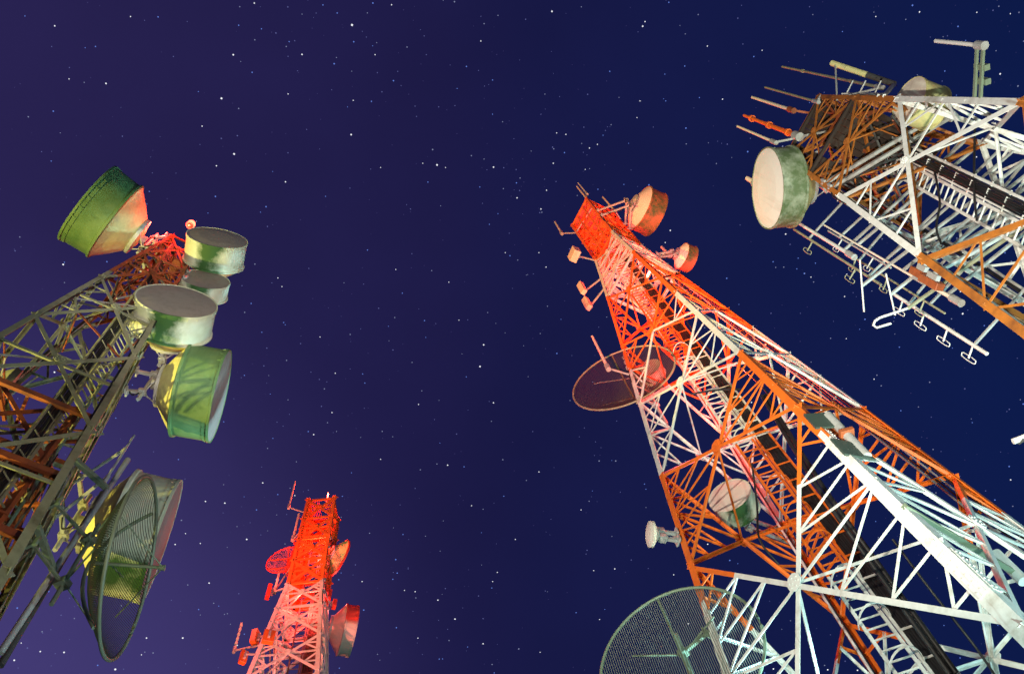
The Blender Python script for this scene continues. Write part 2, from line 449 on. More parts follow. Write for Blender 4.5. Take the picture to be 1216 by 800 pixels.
# a second feeder ladder along the back of the tower and loose feeder cables
p0 = at(1128, 800, 11.0); p1 = at(972, 580, 15.2)
for j in range(2):
    sag_cable(main, [p0+V((.12*j, 0, 0)), lerp(p0, p1, .5)+V((.12*j, 0, 0)), p1+V((.12*j, 0, 0)), at(905, 470, 19.5)+V((.1*j, 0, 0))], .055)
sag_cable(main, [at(800, 350, 30.2), at(822, 392, 27.5), at(850, 422, 26), at(880, 436, 24), at(915, 470, 22)], .03)
sag_cable(main, [at(820, 468, 22), at(850, 463, 22), at(880, 462, 22)], .035)
sag_cable(main, [at(893, 550, 19), at(899, 600, 18), at(902, 640, 17), at(925, 670, 16.5)], .03)
sag_cable(main, [at(1060, 640, 13), at(1105, 700, 12), at(1160, 770, 11), at(1200, 830, 10)], .025)
# bolted splice plates with rows of bolts on the nearest leg
for h in (14.2, 9.6):
    for k in (1, 0):
        P, Q = MAIN.leg(k, h+.55), MAIN.leg(k, h-.55); s = MAIN.size(h)
        for kk in (1, -1):
            u = (MAIN.leg(k+kk, h)-MAIN.leg(k, h)).normalized(); d = (Q-P).normalized(); u = (u-d*u.dot(d)).normalized()
            o = u.cross(d)
            if (MAIN.axis(h)-P).dot(o) > 0: o = -o
            mb = MB(); a, b = P+u*s*.52+o*.014, Q+u*s*.52+o*.014
            mb.bar(a, b, s*.62, .012, u)
            for i in range(6):
                for t in (-.15, .15):
                    mb.lathe(lerp(a, b, (i+.5)/6)+u*s*t+o*.008, o, [(0, .016), (.014, .016), (.014, 0)], 6, 0, False)
            key = next(k2 for hl, k2 in MB_BANDS if h >= hl)
            part(mb, 'splice_plate', M[key], main)

def runs(T, root, k, h0, h1, n, inset, r, mk, seed, clips=True):
    rr = random.Random(seed)
    for i in range(n):
        tv = (T.leg(k+1, h0)-T.leg(k, h0)).normalized()
        off = tv*(.12+.085*i)
        pts = [T.leg(k, lerp(h0, h1, j/18), inset)+off+V((rr.uniform(-.015, .015), rr.uniform(-.015, .015), 0)) for j in range(19)]
        mb = MB(); mb.tube(pts, r*rr.uniform(.7, 1.2), 7); part(mb, 'feeder_pipe', M[mk if i % 2 else 'black'], root)
runs(MAIN, main, 2, 6, 38, 4, .12, .035, 'galv', 3)
runs(MAIN, main, 1, 6, 20, 3, .22, .03, 'greenpipe', 4)
runs(MAIN, main, 3, 8, 34, 2, .18, .035, 'white', 5)
#=====LEFT TOWER
LEFT = Tower(-11.095, 6.536, 4.695, 1, [(30.6, .74), (-1.6, .74+.098*32.2)], [(30, .10), (20, .13), (10, .17), (-1.6, .22)])
LB = [(24.6, 'rust'), (-5, 'palegrey')]
left = build_tower(LEFT, 'lattice_tower', 'dim rust and grey lattice tower at the left edge, carrying six drum antennas',
    [30.6, 27.6, 24.06, 20.0, 15.97, 11.2, 5.5, -1.6], LB, lambda h: (.09, .05) if h > 22 else (.105, .055), 'lattice radio towers',
    lambda h, k: 1 if h > 24 else 0, mid=True, horiz=(27.6, 30.6), gus=.15)
ladder(left, (LEFT.leg(1, 2, 1.15), LEFT.leg(1, 29.5, .62)), LEFT.leg(0, 15)-LEFT.leg(2, 15), .42, LB, LEFT.axis(15)-LEFT.leg(1, 15), cables=5, tray_w=.26, cable_side=1, hoop=False)
def inner_shaft():
    for h0, h1 in ((17.4, 15.2), (15.2, 13), (13, 10.8), (10.8, 8)):
        for k in range(4):
            f = lambda kk, h: LEFT.axis(h)+(LEFT.leg(kk, h)-LEFT.axis(h))*.62
            for a, b, wd in ((f(k, h0), f(k, h1), .16), (f(k, h0), f(k+1, h1), .09), (f(k+1, h0), f(k, h1), .085), (f(k, h1), f(k+1, h1), .14)):
                mb = MB(); mb.bar(a, b, wd, wd*.6); part(mb, 'shaft_brace', M['rust'], left)
inner_shaft()
runs(LEFT, left, 1, 5, 27, 3, .12, .03, 'palegrey', 8)
runs(LEFT, left, 3, 5, 28, 3, .12, .035, 'galv', 9)
runs(LEFT, left, 2, 5, 27, 2, .12, .03, 'galv', 10)
rr = random.Random(33)
for i in range(70):
    h0 = rr.uniform(10, 28); h1 = min(29, h0+rr.uniform(-2.2, 2.2)); k0 = rr.randrange(4); k1 = (k0+rr.choice((0, 1, 1, 3)))%4
    A, B = lerp(LEFT.axis(h0), LEFT.leg(k0, h0), rr.uniform(.35, .95)), lerp(LEFT.axis(h1), LEFT.leg(k1, h1), rr.uniform(.35, .95))
    if (A-B).length < .7: continue
    mb = MB(); mb.bar(A, B, rr.uniform(.025, .06), rr.uniform(.02, .04)); part(mb, 'inner_rod', M[rr.choice(('rust', 'dark', 'palegrey', 'galv', 'dark'))], left)
# rusty climbing frames and platforms inside the lower part
for h in (10.6, 12.2, 14.2, 16.6):
    mb = MB()
    for k in range(4):
        A, B = LEFT.leg(k, h, .25), LEFT.leg(k+1, h, .25)
        mb.bar(A, B, .16, .08)
        for t in (.25, .5, .75): mb.bar(lerp(A, B, t), LEFT.axis(h)+(lerp(A, B, t)-LEFT.axis(h))*.35, .08, .06)
    part(mb, 'platform_frame', M['rust'], left)
for h in (12.26, 14.26, 29.0):
    mb = MB()
    A = [LEFT.leg(k, h, .4) for k in range(4)]
    for i in range(26):
        if 10 < i < 15: continue
        mb.bar(lerp(A[0], A[1], i/25), lerp(A[3], A[2], i/25), .05, .02)
    mb.bar(A[0], A[1], .07, .05); mb.bar(A[3], A[2], .07, .05)
    part(mb, 'platform_grating', M['rust'], left)
for j, k in enumerate((0, 1, 2)):
    sag_cable(left, [LEFT.leg(k, h, .16+.05*j)+V((.05*math.sin(h*2), .06*math.cos(h*1.7), 0)) for h in (11, 14, 17, 20, 23, 26, 28.5)], .035)

#=====RIGHT TOWER
RIGHT = Tower(10.934, 7.037, -1.683, -1, [(24.7, 1.42), (-1.6, 1.947+.112*21.6)], [(25, .11), (20, .14), (15, .145), (-1.6, .22)])
# index order: 0 top edge leg, 1 rear leg, 2 lower rear leg, 3 near leg
RIGHT.th = -1.683; RIGHT.o = -1
RB = [(20.0, 'ochre'), (15.36, 'white'), (9.5, 'ochre'), (-5, 'white')]
def right_extra(mem, band):
    for h in (24.65, 22.2, 20.0, 15.36):
        for k in (range(4) if h > 24 else ()):
            A, B = RIGHT.leg(k, h), RIGHT.leg(k+1, h); n = (RIGHT.axis(h)-(A+B)/2).normalized()
            mem.add('strut', A+n*.05, B+n*.05, .11 if h > 21 else .13, V((0, 0, -1)), n, band(h-.2) if h != 15.36 else 'orange')
        mem.add('plan_brace', RIGHT.leg(0, h-.05), RIGHT.leg(2, h-.05), .10, V((0, 0, -1)), V((1, 0, 0)), 'ochre')
        mem.add('plan_brace', RIGHT.leg(1, h-.17), RIGHT.leg(3, h-.17), .10, V((0, 0, -1)), V((0, 1, 0)), 'ochre')
right = build_tower(RIGHT, 'lattice_tower', 'cream and orange lattice tower cut off by the right edge, whip antennas around its head',
    [24.65, 22.2, 20.0, 15.36, 9.5, 4, -1.6], RB, lambda h: (.07, .038) if h > 20.1 else (.11, .048), 'lattice radio towers',
    lambda h, k: 1 if h > 20.1 or k != 3 else 2, gus=.11, extra=right_extra)
for h, f in ((22.35, .96), (24.5, .96)):
    mb = MB()
    A = [RIGHT.axis(h)+(RIGHT.leg(k, h)-RIGHT.axis(h))*f for k in range(4)]
    for i in range(12):
        if i in (7, 8): continue
        mb.bar(lerp(A[0], A[1], (i+.5)/12), lerp(A[3], A[2], (i+.5)/12), (A[1]-A[0]).length/12*.93, .02, (A[1]-A[0]).normalized())
    mb.bar(lerp(A[0], A[1], .02)+V((0, 0, -.05)), lerp(A[0], A[1], .98)+V((0, 0, -.05)), .08, .08); mb.bar(lerp(A[3], A[2], .02)+V((0, 0, -.05)), lerp(A[3], A[2], .98)+V((0, 0, -.05)), .08, .08)
    part(mb, 'platform_deck', M['plate'], right)
runs(RIGHT, right, 1, 6, 23.5, 3, .15, .035, 'white', 12)
runs(RIGHT, right, 2, 6, 23.5, 2, .15, .035, 'galv', 13)
# tangle of rusty framing inside the head
rr = random.Random(21)
for i in range(46):
    h0, h1 = rr.uniform(20.3, 24.5), rr.uniform(20.3, 24.5)
    k0, k1 = rr.randrange(4), rr.randrange(4)
    f0, f1 = rr.uniform(.25, .92), rr.uniform(.25, .92)
    A, B = lerp(RIGHT.axis(h0), RIGHT.leg(k0, h0), f0), lerp(RIGHT.axis(h1), RIGHT.leg(k1, h1), f1)
    if (A-B).length < .6: continue
    mb = MB(); mb.bar(A, B, rr.uniform(.035, .08), rr.uniform(.03, .05)); part(mb, 'head_brace', M[rr.choice(('rust', 'rust', 'ochre', 'dark'))], right)
lp, lq = at(1210, 277, 15.0), at(1080, 206, 20.6)
d = (lq-lp).normalized(); lp = lq-d*((lq.z)/d.z)*.98
ladder(right, (lp, lq+d*3.6), face_dir(at(1150, 235, 17.5), (-48, 130)), .40, [(-5, 'white')], RIGHT.leg(3, 15)-RIGHT.leg(2, 15), cables=5, tray_w=.34, cable_side=-1, hoop=False)
for a in ([(1158, 140, 18.5), (1157, 180, 18), (1157, 230, 17), (1160, 262, 16.5)], [(1110, 205, 19), (1116, 240, 18), (1112, 270, 17.5), (1118, 290, 17)], [(1000, 175, 22.2), (1012, 200, 21.4), (1040, 215, 20.6), (1080, 212, 20)]):
    sag_cable(right, [at(*p) for p in a], .025)

#=====RED TOWER
RED = Tower(-13.287, 25.597, 4.121, 1, [(41.6, 1.19), (34.1, 1.29), (-1.6, 1.29+.134*35.7)], [(41, .15), (34, .17), (27, .20), (-1.6, .3)])
RDB = [(34.0, 'orange'), (26.5, 'white'), (18, 'orange'), (-5, 'white')]
def red_extra(mem, band):
    for h in (41.5, 39.7, 37.8, 36, 34.1, 32.15):
        for k in range(4):
            A, B = RED.leg(k, h), RED.leg(k+1, h); n = (RED.axis(h)-(A+B)/2).normalized()
            mem.add('strut', A+n*.05, B+n*.05, .15, V((0, 0, -1)), n, band(h+.05))
red = build_tower(RED, 'lattice_tower', 'small far lattice tower glowing red, standing low between the other towers',
    [41.6, 39.7, 37.8, 36.0, 34.1, 32.15, 29.9, 27.4, 24.5, 20, 14, 7, -1.6], RDB, lambda h: (.17, .10) if h > 34 else (.13, .085), 'lattice radio towers',
    lambda h, k: 1 if h > 29 else 2, gus=.16, extra=red_extra)
ladder(red, (V((RED.X, RED.Y, 0)), V((RED.X, RED.Y, 40.5))), RED.leg(1, 30)-RED.leg(0, 30), .5, [(-5, 'dark')], RED.leg(0, 30)-RED.leg(3, 30), cables=6, hoop=False)
for h in (37.9, 41.4):
    mb = MB()
    A = [RED.leg(k, h, .1) for k in range(4)]
    for i in range(16):
        if 6 < i < 10: continue
        mb.bar(lerp(A[0], A[1], (i+.5)/16), lerp(A[3], A[2], (i+.5)/16), .06, .02)
    mb.bar(A[0], A[1], .07, .05); mb.bar(A[3], A[2], .07, .05)
    part(mb, 'platform_grating', M['orange'], red)

# ------------------------------------------------------------------ antennas
def mount(root, T, k, pipe_c, half, h_off=(.55, -.55), pipe_mat='galv', r=.055, arm_r=.045, legs=None):
    mb = MB(); mb.tube([pipe_c-V((0, 0, half)), pipe_c+V((0, 0, half))], r, 10); part(mb, 'mount_pipe', M[pipe_mat], root)
    for ho in h_off:
        for kk in (legs or [k]):
            p = pipe_c+V((0, 0, ho*half)); L = T.leg(kk, p.z-EYE, .02)
            mb = MB(); mb.bar(p, L, arm_r*2, arm_r*2)
            dd = (L-p).normalized()
            mb.box(p+dd*.02, .2, .2, .14, dd, dd.cross(V((0, 0, 1))).normalized(), V((0, 0, 1)))
            mb.box(L-dd*.08, .05, .26, .2, dd, dd.cross(V((0, 0, 1))).normalized(), V((0, 0, 1)))
            part(mb, 'mount_arm', M[pipe_mat], root)

def drum(name, label, px, h, semi, pd, lr, T, k, shroud='moss', face='radome', back='back', flare=1.0, cone=.55, group='drum microwave antennas', legs=None, tip=None, tilt=0, rib=True, dome=.03):
    C = at(px[0], px[1], h); R = semi*depth(C)/F0; a = face_dir(C, pd); Ln = R*lr
    a = (a+V((0, 0, tilt))).normalized()
    root = thing(name, C-V((0, 0, R)), label, 'antenna', group)
    Rb = R*flare; f, b = Ln/2, -Ln/2
    sh = MB()
    sh.lathe(C, a, [(f, R), (f, R*1.025), (f-.05*R, R*1.03), (f-.06*R, R), (b+.06*R, Rb), (b+.05*R, Rb*1.035), (b, Rb*1.04), (b-.02*R, Rb*1.0), (b, Rb*.97), (f-.03*R, R*.97)], 64, closed=True)
    part(sh, 'shroud', M[shroud], root)
    if rib:
        rb = MB(); s1 = a.cross(V((0, 0, 1))).normalized()
        for i in range(24):
            t = 2*PI*i/24; rd = s1*math.cos(t)+a.cross(s1)*math.sin(t)
            rb.box(C+a*(f-.08*R)+rd*R*1.008, .09*R, .022*R, .022*R, a, rd.cross(a), rd)
        rb.bar(C+a*b*.95+V((0, 0, 1))*Rb*1.01, C+a*f*.9+V((0, 0, 1))*R*1.01, .05, .03, s1)
        rb.lathe(C, a, [(f-.15*R, R*1.001), (f-.15*R, R*1.008), (f-.03*R, R*1.008), (f-.03*R, R*1.001)], 48)
        part(rb, 'rim_clips', M[shroud], root)
    ra = MB(); ra.lathe(C, a, [(f-.03*R, R*.985), (f-.01*R, R*.99), (f+dome*R*.6, R*.6), (f+dome*R, 0)], 64); part(ra, 'radome', M[face], root)
    bk = MB(); cl = R*cone
    bk.lathe(C, a, [(b, Rb*1.0), (b-.10*cl, Rb*.93), (b-.45*cl, Rb*.70), (b-.8*cl, Rb*.44), (b-cl, Rb*.22), (b-cl, 0)], 48); part(bk, 'reflector_back', M[back], root)
    hub = MB(); hub.lathe(C, a, [(b-.80*cl, Rb*.40), (b-.80*cl, Rb*.47), (b-.93*cl, Rb*.47), (b-.93*cl, Rb*.1), (b-cl-.12*R, Rb*.12), (b-cl-.12*R, 0)], 24, 0, False); part(hub, 'hub', M['galv'], root)
    if tip:
        tp = MB(); tp.lathe(C, a, [(f, .10), (f+.12, .10), (f+.2, .04), (f+.2, 0)], 14); part(tp, 'feed_cap', M[tip], root)
    pc = C+a*(b-cl-.18*R); pc.z = C.z
    mount(root, T, k, pc, R*.75, legs=legs)
    if R > .45:
        hb = C+a*(b-cl-.1*R); Lg = T.leg((legs or [k])[0], hb.z-EYE-.3); dn = T.leg((legs or [k])[0], hb.z-EYE-1.6)
        mid = lerp(hb, Lg, .5)-V((0, 0, .35+.2*R)); pts = [hb, lerp(hb, mid, .55)-V((0, 0, .12)), mid, lerp(mid, Lg, .6)-V((0, 0, .05)), Lg-V((0, 0, .2)), dn]
        mb = MB(); q = []
        for i2 in range(len(pts)-1):
            p0, p1, p2, p3 = pts[max(i2-1, 0)], pts[i2], pts[i2+1], pts[min(i2+2, len(pts)-1)]
            for j2 in range(4):
                t2 = j2/4; q.append(.5*((2*p1)+(p2-p0)*t2+(2*p0-5*p1+4*p2-p3)*t2*t2+(3*p1-p0-3*p2+p3)*t2**3))
        q.append(pts[-1]); mb.tube(q, .022, 6); part(mb, 'feeder_cable', M['black'], root)
    s1 = a.cross(V((0, 0, 1))).normalized()
    for sg in (-1, 1):
        mb = MB(); mb.tube([C+a*(b-.15*cl)+s1*sg*Rb*.75, pc+V((0, 0, -.45*R))], .022, 6); part(mb, 'side_strut', M['galv'], root)
    return root

def grid_dish(name, label, px, h, semi, pd, T, k, nb=46, depth_r=.36, wire='mesh', rim='greenpipe', bar=.011, group='open grid dish antennas', cross=0, legs=None, feed=True, fr=1.0, spar=True, vert=True, tilt=0, mh=.7, offs=0, pipe='greenpipe', mr=.06):
    C = at(px[0], px[1], h); R = semi*depth(C)/F0; a = face_dir(C, pd); a = (a+V((0, 0, tilt))).normalized()
    s = a.cross(V((0, 0, 1))).normalized(); t = s.cross(a).normalized()
    root = thing(name, C-V((0, 0, R)), label, 'antenna', group)
    dz = lambda x, y: -depth_r*R*(1-min(1, (x*x+y*y)/(R*R)))
    P = lambda x, y: C+s*x+t*y+a*dz(x, y)
    g = MB()
    def strip(fix, along, n, w):
        x = fix; L = math.sqrt(max(0, R*R-x*x))
        pts = [(P(x, -L+2*L*i/n) if along == 't' else P(-L+2*L*i/n, x)) for i in range(n+1)]
        for p, q in zip(pts, pts[1:]): g.bar(p, q, w, w, a)
    for i in range(nb):
        strip(-R+2*R*(i+.5)/nb, 't' if vert else 's', 12, bar)
    for i in range(cross):
        strip(-R+2*R*(i+.5)/cross, 's' if vert else 't', 12, bar)
    part(g, 'grid', M[wire], root)
    rm = MB(); rm.tube([C+(s*math.cos(2*PI*i/56)+t*math.sin(2*PI*i/56))*R for i in range(57)], .028+.004*R, 8); part(rm, 'rim', M[rim], root)
    for x in ((-.35, .35) if spar else ()):
        mb = MB(); L = math.sqrt(1-x*x)*R
        pts = [P(-L+2*L*i/14, x*R) if vert else P(x*R, -L+2*L*i/14) for i in range(15)]
        mb.tube([p-a*.06 for p in pts], .03+.008*R, 7); part(mb, 'rib', M[rim], root)
    mb = MB(); pts = [P(0, -R+2*R*i/14) for i in range(15)]; mb.tube([p-a*.08 for p in pts], .025+.006*R, 7); part(mb, 'spine', M[rim], root)
    if feed:
        fo = C+a*R*.35
        mb = MB(); mb.tube([P(0, 0), fo], .03, 8); mb.lathe(fo-a*.15*fr, a, [(0, .03*fr), (.0, .09*fr), (.22*fr, .11*fr), (.24*fr, 0)], 14, 0, False); part(mb, 'feed', M[rim], root)
        for sg in (-1, 1):
            mb = MB(); mb.tube([P(sg*.75*R, 0), fo], .014, 6); part(mb, 'feed_stay', M[rim], root)
    pc = C-a*(depth_r*R+.3)+s*offs*R
    mount(root, T, k, pc, R*mh, legs=legs, r=mr, arm_r=mr*.62, pipe_mat=pipe)
    for sg in (-1, 1):
        for y in (-.45, .45):
            mb = MB(); mb.tube([P(sg*.55*R, y*R)-a*.05, pc+V((0, 0, y*.8*R))], mr*.4, 6); part(mb, 'back_stay', M[pipe], root)
    return root

# left tower
drum('drum_antenna', 'largest mossy drum antenna tilted above the left tower, red light on its back', (121, 252), 29.6, 53, (-31, -21), .70, LEFT, 0, flare=.97, cone=.62, legs=[0, 3])
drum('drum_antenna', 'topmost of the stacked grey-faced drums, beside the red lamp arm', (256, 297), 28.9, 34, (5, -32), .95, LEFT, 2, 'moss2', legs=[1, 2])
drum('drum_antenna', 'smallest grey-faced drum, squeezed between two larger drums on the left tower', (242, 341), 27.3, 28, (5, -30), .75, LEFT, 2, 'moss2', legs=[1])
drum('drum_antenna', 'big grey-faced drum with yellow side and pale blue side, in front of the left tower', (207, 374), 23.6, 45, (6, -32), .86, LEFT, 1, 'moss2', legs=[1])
drum('drum_antenna', 'green drum with yellow back turned to the right, below the upright drums', (239, 466), 22.6, 55, (45, 8), .80, LEFT, 2, 'moss', cone=.5, legs=[2])
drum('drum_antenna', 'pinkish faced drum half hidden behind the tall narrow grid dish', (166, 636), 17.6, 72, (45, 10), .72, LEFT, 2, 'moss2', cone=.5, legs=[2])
grid_dish('grid_dish', 'narrow looking green grid dish seen edge on at lower left', (155, 671), 12.6, 105, (30, 2), LEFT, 1, nb=66, depth_r=.38, legs=[1], feed=True, fr=.5, mr=.04, bar=.009, vert=False, spar=False)
# main tower
drum('drum_antenna', 'red and green blotched drum with cream back at the red tower head', (769, 251), 42.0, 27, (30, 14), .78, MAIN, 2, 'camo', back='cream', cone=.4, legs=[1, 2])
drum('drum_antenna', 'small blotched drum with pink back, second down from the red tower head', (815, 306), 36.6, 16, (30, 12), .8, MAIN, 2, 'camo', back='cream', cone=.5, legs=[2])
grid_dish('mesh_dish', 'flat looking dark mesh dish tilted in front of the main tower', (740, 447), 26.4, 64, (-22, -50), MAIN, 0, nb=70, cross=60, depth_r=.20, wire='meshdark', rim='palegrey', bar=.010, feed=False, legs=[0], spar=False, mh=1.5, offs=-.3, pipe='galv')
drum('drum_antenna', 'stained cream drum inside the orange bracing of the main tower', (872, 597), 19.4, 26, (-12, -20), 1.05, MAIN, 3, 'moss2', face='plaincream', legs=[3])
grid_dish('grid_dish', 'large round grid dish in front of the main tower, cut by the bottom edge', (807, 779), 13.2, 103, (-40, -66), MAIN, 0, nb=78, depth_r=.22, legs=[0], wire='meshgrey', bar=.014, vert=True, feed=False, spar=False)
# right tower
drum('drum_antenna', 'bright cream faced drum with stained green side on the right tower', (925, 223), 23.4, 47, (-30, 2), .62, RIGHT, 3, 'moss3', face='radome_white', legs=[3])
drum('drum_antenna', 'peach and yellow drum mostly hidden behind the cream tower bracing', (1094, 124), 20.9, 27, (-30, -12), 1.3, RIGHT, 1, 'back', face='cream', legs=[1])
# red tower
grid_dish('mesh_dish', 'red lit mesh dish on the left flank of the small red tower', (339, 664), 37.0, 23, (-10, -26), RED, 0, nb=34, cross=26, depth_r=.18, wire='meshred', rim='redpaint', bar=.008, feed=False, legs=[0], pipe='redpaint')
drum('shallow_dish', 'thin shallow dish high on the right side of the small red tower', (403, 662), 37.2, 22, (24, 12), .10, RED, 1, 'redpaint', face='cream', back='back', cone=.55, legs=[1], rib=False, group='solid dish antennas')
drum('drum_antenna', 'red lit drum with pink back on the right side of the small red tower', (413, 748), 33.6, 29, (30, 5), .5, RED, 2, 'redlit', face='radome', back='cream', cone=.55, legs=[1, 2])

drum('drum_antenna', 'pink drum seen through the dark mesh dish', (772, 443), 27.4, 17, (-20, -30), .8, MAIN, 0, 'cream', face='cream', back='cream', legs=[0], rib=False)
def small_dish():
    drum('shallow_dish', 'small cream dish sticking out to the left of the main tower', (773, 634), 17.2, 15, (-30, -2), .22, MAIN, 0, 'cream', face='radome_white', back='cream', cone=.5, legs=[0], rib=False, group='solid dish antennas', dome=.16)
small_dish()

# ------------------------------------------------------------------ whips, dipoles, panels
def vline(pb, pt, h):
    """vertical line through bottom pixel pb at height h, up to the height whose distance from the zenith matches pixel pt"""
    B = at(pb[0], pb[1], h); d = V((B.x, B.y, 0)); best = None
    for i in range(1200):
        hh = h+i*.02; q = proj(V((B.x, B.y, hh+EYE)))[0]; e = (q-V(pt)).length
        if best is None or e < best[0]: best = (e, hh)
    return B, V((B.x, B.y, best[1]+EYE))
def whip(label, pb, pt, h, r, m, T, k, name='whip_antenna', sleeves=0, arm_h=(.0,), r2=None, arm_m='galv', group='whip antennas'):
    B, Tp = vline(pb, pt, h)
    root = thing(name, B, label, 'antenna', group)
    mb = MB(); mb.tube([B, lerp(B, Tp, .5), Tp], r, 10, 0, r2 if r2 else r*.8); part(mb, 'mast', M[m], root)
    mb = MB(); mb.lathe(B, V((0, 0, 1)), [(-.12, 0), (-.12, r*1.6), (.25, r*1.6), (.25, r)], 12, 0, False); part(mb, 'base_sleeve', M[arm_m], root)
    for i in range(sleeves):
        c = lerp(B, Tp, (i+.5)/sleeves); mb = MB(); mb.lathe(c, V((0, 0, 1)), [(-.06, r), (-.06, r*1.35), (.06, r*1.35), (.06, r)], 12, 0, False); part(mb, 'collar', M[m], root)
    if T:
        for t in arm_h:
            p = lerp(B, Tp, t); L = T.leg(k, min(p.z-EYE, T.prof[0][0]-.05), .02)
            mb = MB(); mb.bar(p, L, .06, .06); part(mb, 'arm', M[arm_m], root)
    return root
# right tower head
whip('pale whip nearest the cream drum, lowest of the head whips', (920, 169), (875, 152), 24.6, .045, 'cream', RIGHT, 3)
whip('thick orange whip with a thin tip above the cream drum', (948, 162), (884, 136), 24.4, .085, 'orange', RIGHT, 3, sleeves=3, r2=.045)
whip('pale whip above the thick orange one on the right tower', (941, 131), (893, 116), 25.0, .055, 'cream', RIGHT, 3, arm_m='rust')
whip('thin brownish whip rising from the orange head corner', (970, 121), (909, 103), 24.4, .04, 'palegrey', RIGHT, 0)
whip('longest thin whip of the right tower head, topmost but the truss arm', (1046, 104), (927, 89), 22.6, .045, 'palegrey', RIGHT, 0, sleeves=2)
whip('pink stub behind the far side of the bright cream drum', (900, 219), (886, 214), 24.8, .09, 'cream', RIGHT, 3)
# truss arm with drops
def truss_arm():
    a, b = at(1062, 100, 22.6), at(988, 75, 24.6)
    root = thing('ladder_antenna', a, 'banded yellow and black antenna boom slanting off the top of the right tower', 'antenna')
    mb = MB(); mb.tube([a, b], .05, 8); part(mb, 'boom', M['dark'], root)
    for i in range(12):
        c = lerp(a, b, (i+.5)/12); mb = MB(); d = (b-a).normalized(); mb.lathe(c, d, [(-.10, .05), (-.10, .085), (.10, .085), (.10, .05)], 10, 0, False); part(mb, 'band', M['back'] if i > 4 else M['dark'], root)
    mb = MB(); p = at(992, 78, 24.4); mb.tube([p, at(994, 119, 23.2)], .028, 6); part(mb, 'stay', M['galv'], root)
    mb = MB(); mb.bar(a, RIGHT.leg(0, 20.6), .08, .08); part(mb, 'arm', M['galv'], root)
truss_arm()
def rack():
    c = at(1020, 106, 23.0); root = thing('antenna_rack', c, 'small metal rack frame beside the longest whip on the right tower', 'bracket')
    mb = MB()
    a, b = at(1000, 112, 23.2), at(1052, 112, 21.6)
    mb.tube([a, b], .04, 8); part(mb, 'rail', M['white'], root)
    for t in (.1, .4, .75): 
        q = lerp(a, b, t); mb = MB(); e = at(proj(q)[0].x+8, proj(q)[0].y-16, q.z-EYE); mb.tube([q, e], .025, 6); part(mb, 'rod', M['galv'], root)
    mb = MB(); mb.bar(b, RIGHT.leg(0, 20.9), .07, .07); part(mb, 'arm', M['galv'], root)
rack()
def corner_whip():
    b, t = at(1164, 54, 16.7), at(1168, 110, 16.7)
    root = thing('whip_antenna', b, 'white whip on a long bracket arm above the cream tower leg', 'antenna', 'whip antennas')
    B, Tp = vline((1164, 54), (1111, 52), 16.7)
    mb = MB(); mb.tube([B, Tp], .045, 10); part(mb, 'mast', M['white'], root)
    mb = MB(); mb.lathe(B, V((0, 0, 1)), [(-.15, 0), (-.15, .09), (.12, .09), (.12, .05)], 12, 0, False); part(mb, 'base_sleeve', M['galv'], root)
    d = (t-b).normalized(); sd = d.cross(V((0, 0, 1))).normalized()
    for z in (-.10, .10):
        mb = MB(); mb.bar(b+V((0, 0, z)), RIGHT.leg(0, 16.7)+V((0, 0, z)), .07, .05); part(mb, 'arm', M['greenpipe'], root)
    for f in (.45, .75):
        mb = MB(); mb.box(lerp(b, t, f), .12, .12, .36, d, sd); part(mb, 'clamp', M['greenpipe'], root)
corner_whip()
# dipole cluster below the right tower
def dipole(label, pb, pt, h, T, k, loops, r=.045, m='white', loop_dir=None, L=.5):
    B, Tp = vline(pb, pt, h); root = thing('dipole_antenna', B, label, 'antenna', 'dipole antennas')
    mb = MB(); mb.tube([B, Tp], r, 10); part(mb, 'mast', M[m], root)
    out = V((B.x-T.X, B.y-T.Y, 0)).normalized() if loop_dir is None else loop_dir
    for i in range(loops):
        c = lerp(B, Tp, (i+.5)/loops); pts = []
        mb = MB(); e = c+out*.32; mb.tube([c, e], .022, 6)
        w = .055
        for j in range(17):
            a = 2*PI*j/16; zz = L*.5*max(-1, min(1, 1.35*math.sin(a))); pts.append(e+out*(w*math.cos(a)+.0)+V((0, 0, zz)))
        mb.tube(pts, .012, 6); part(mb, 'dipole_loop', M[m], root)
    for t in (.12, .8):
        p = lerp(B, Tp, t); Lg = T.leg(k, p.z-EYE, .0); mb = MB(); mb.bar(p, Lg, .05, .05); part(mb, 'arm', M['galv'], root)
dipole('long dipole mast with four loops, lowest of the cluster under the right tower', (1172, 420), (1062, 346), 15.2, RIGHT, 3, 4, .045)
dipole('dipole mast with two loops reaching toward the cream drum', (1046, 338), (946, 268), 18.6, RIGHT, 3, 2, .035, 'palegrey')
whip('white tube whip in the cluster below the cream drum', (1012, 304), (952, 263), 20.0, .055, 'white', RIGHT, 3, arm_h=(.15,))
whip('thin pinkish whip between the white tube and the tower leg', (1092, 333), (980, 266), 17.0, .03, 'cream', RIGHT, 3, arm_h=(.15, .6))
whip('pair-like pink tube hanging beside the orange leg of the right tower', (1138, 358), (1090, 343), 15.8, .055, 'cream', RIGHT, 3, arm_h=(.3,))
dipole('thin inner dipole mast with three loops, between the long mast and the tower leg', (1122, 372), (1000, 296), 16.6, RIGHT, 3, 3, .026, 'palegrey', L=.36)
dipole('short grey dipole mast with two loops just under the cream leg', (1058, 318), (986, 270), 18.4, RIGHT, 3, 2, .024, 'galv', L=.3)
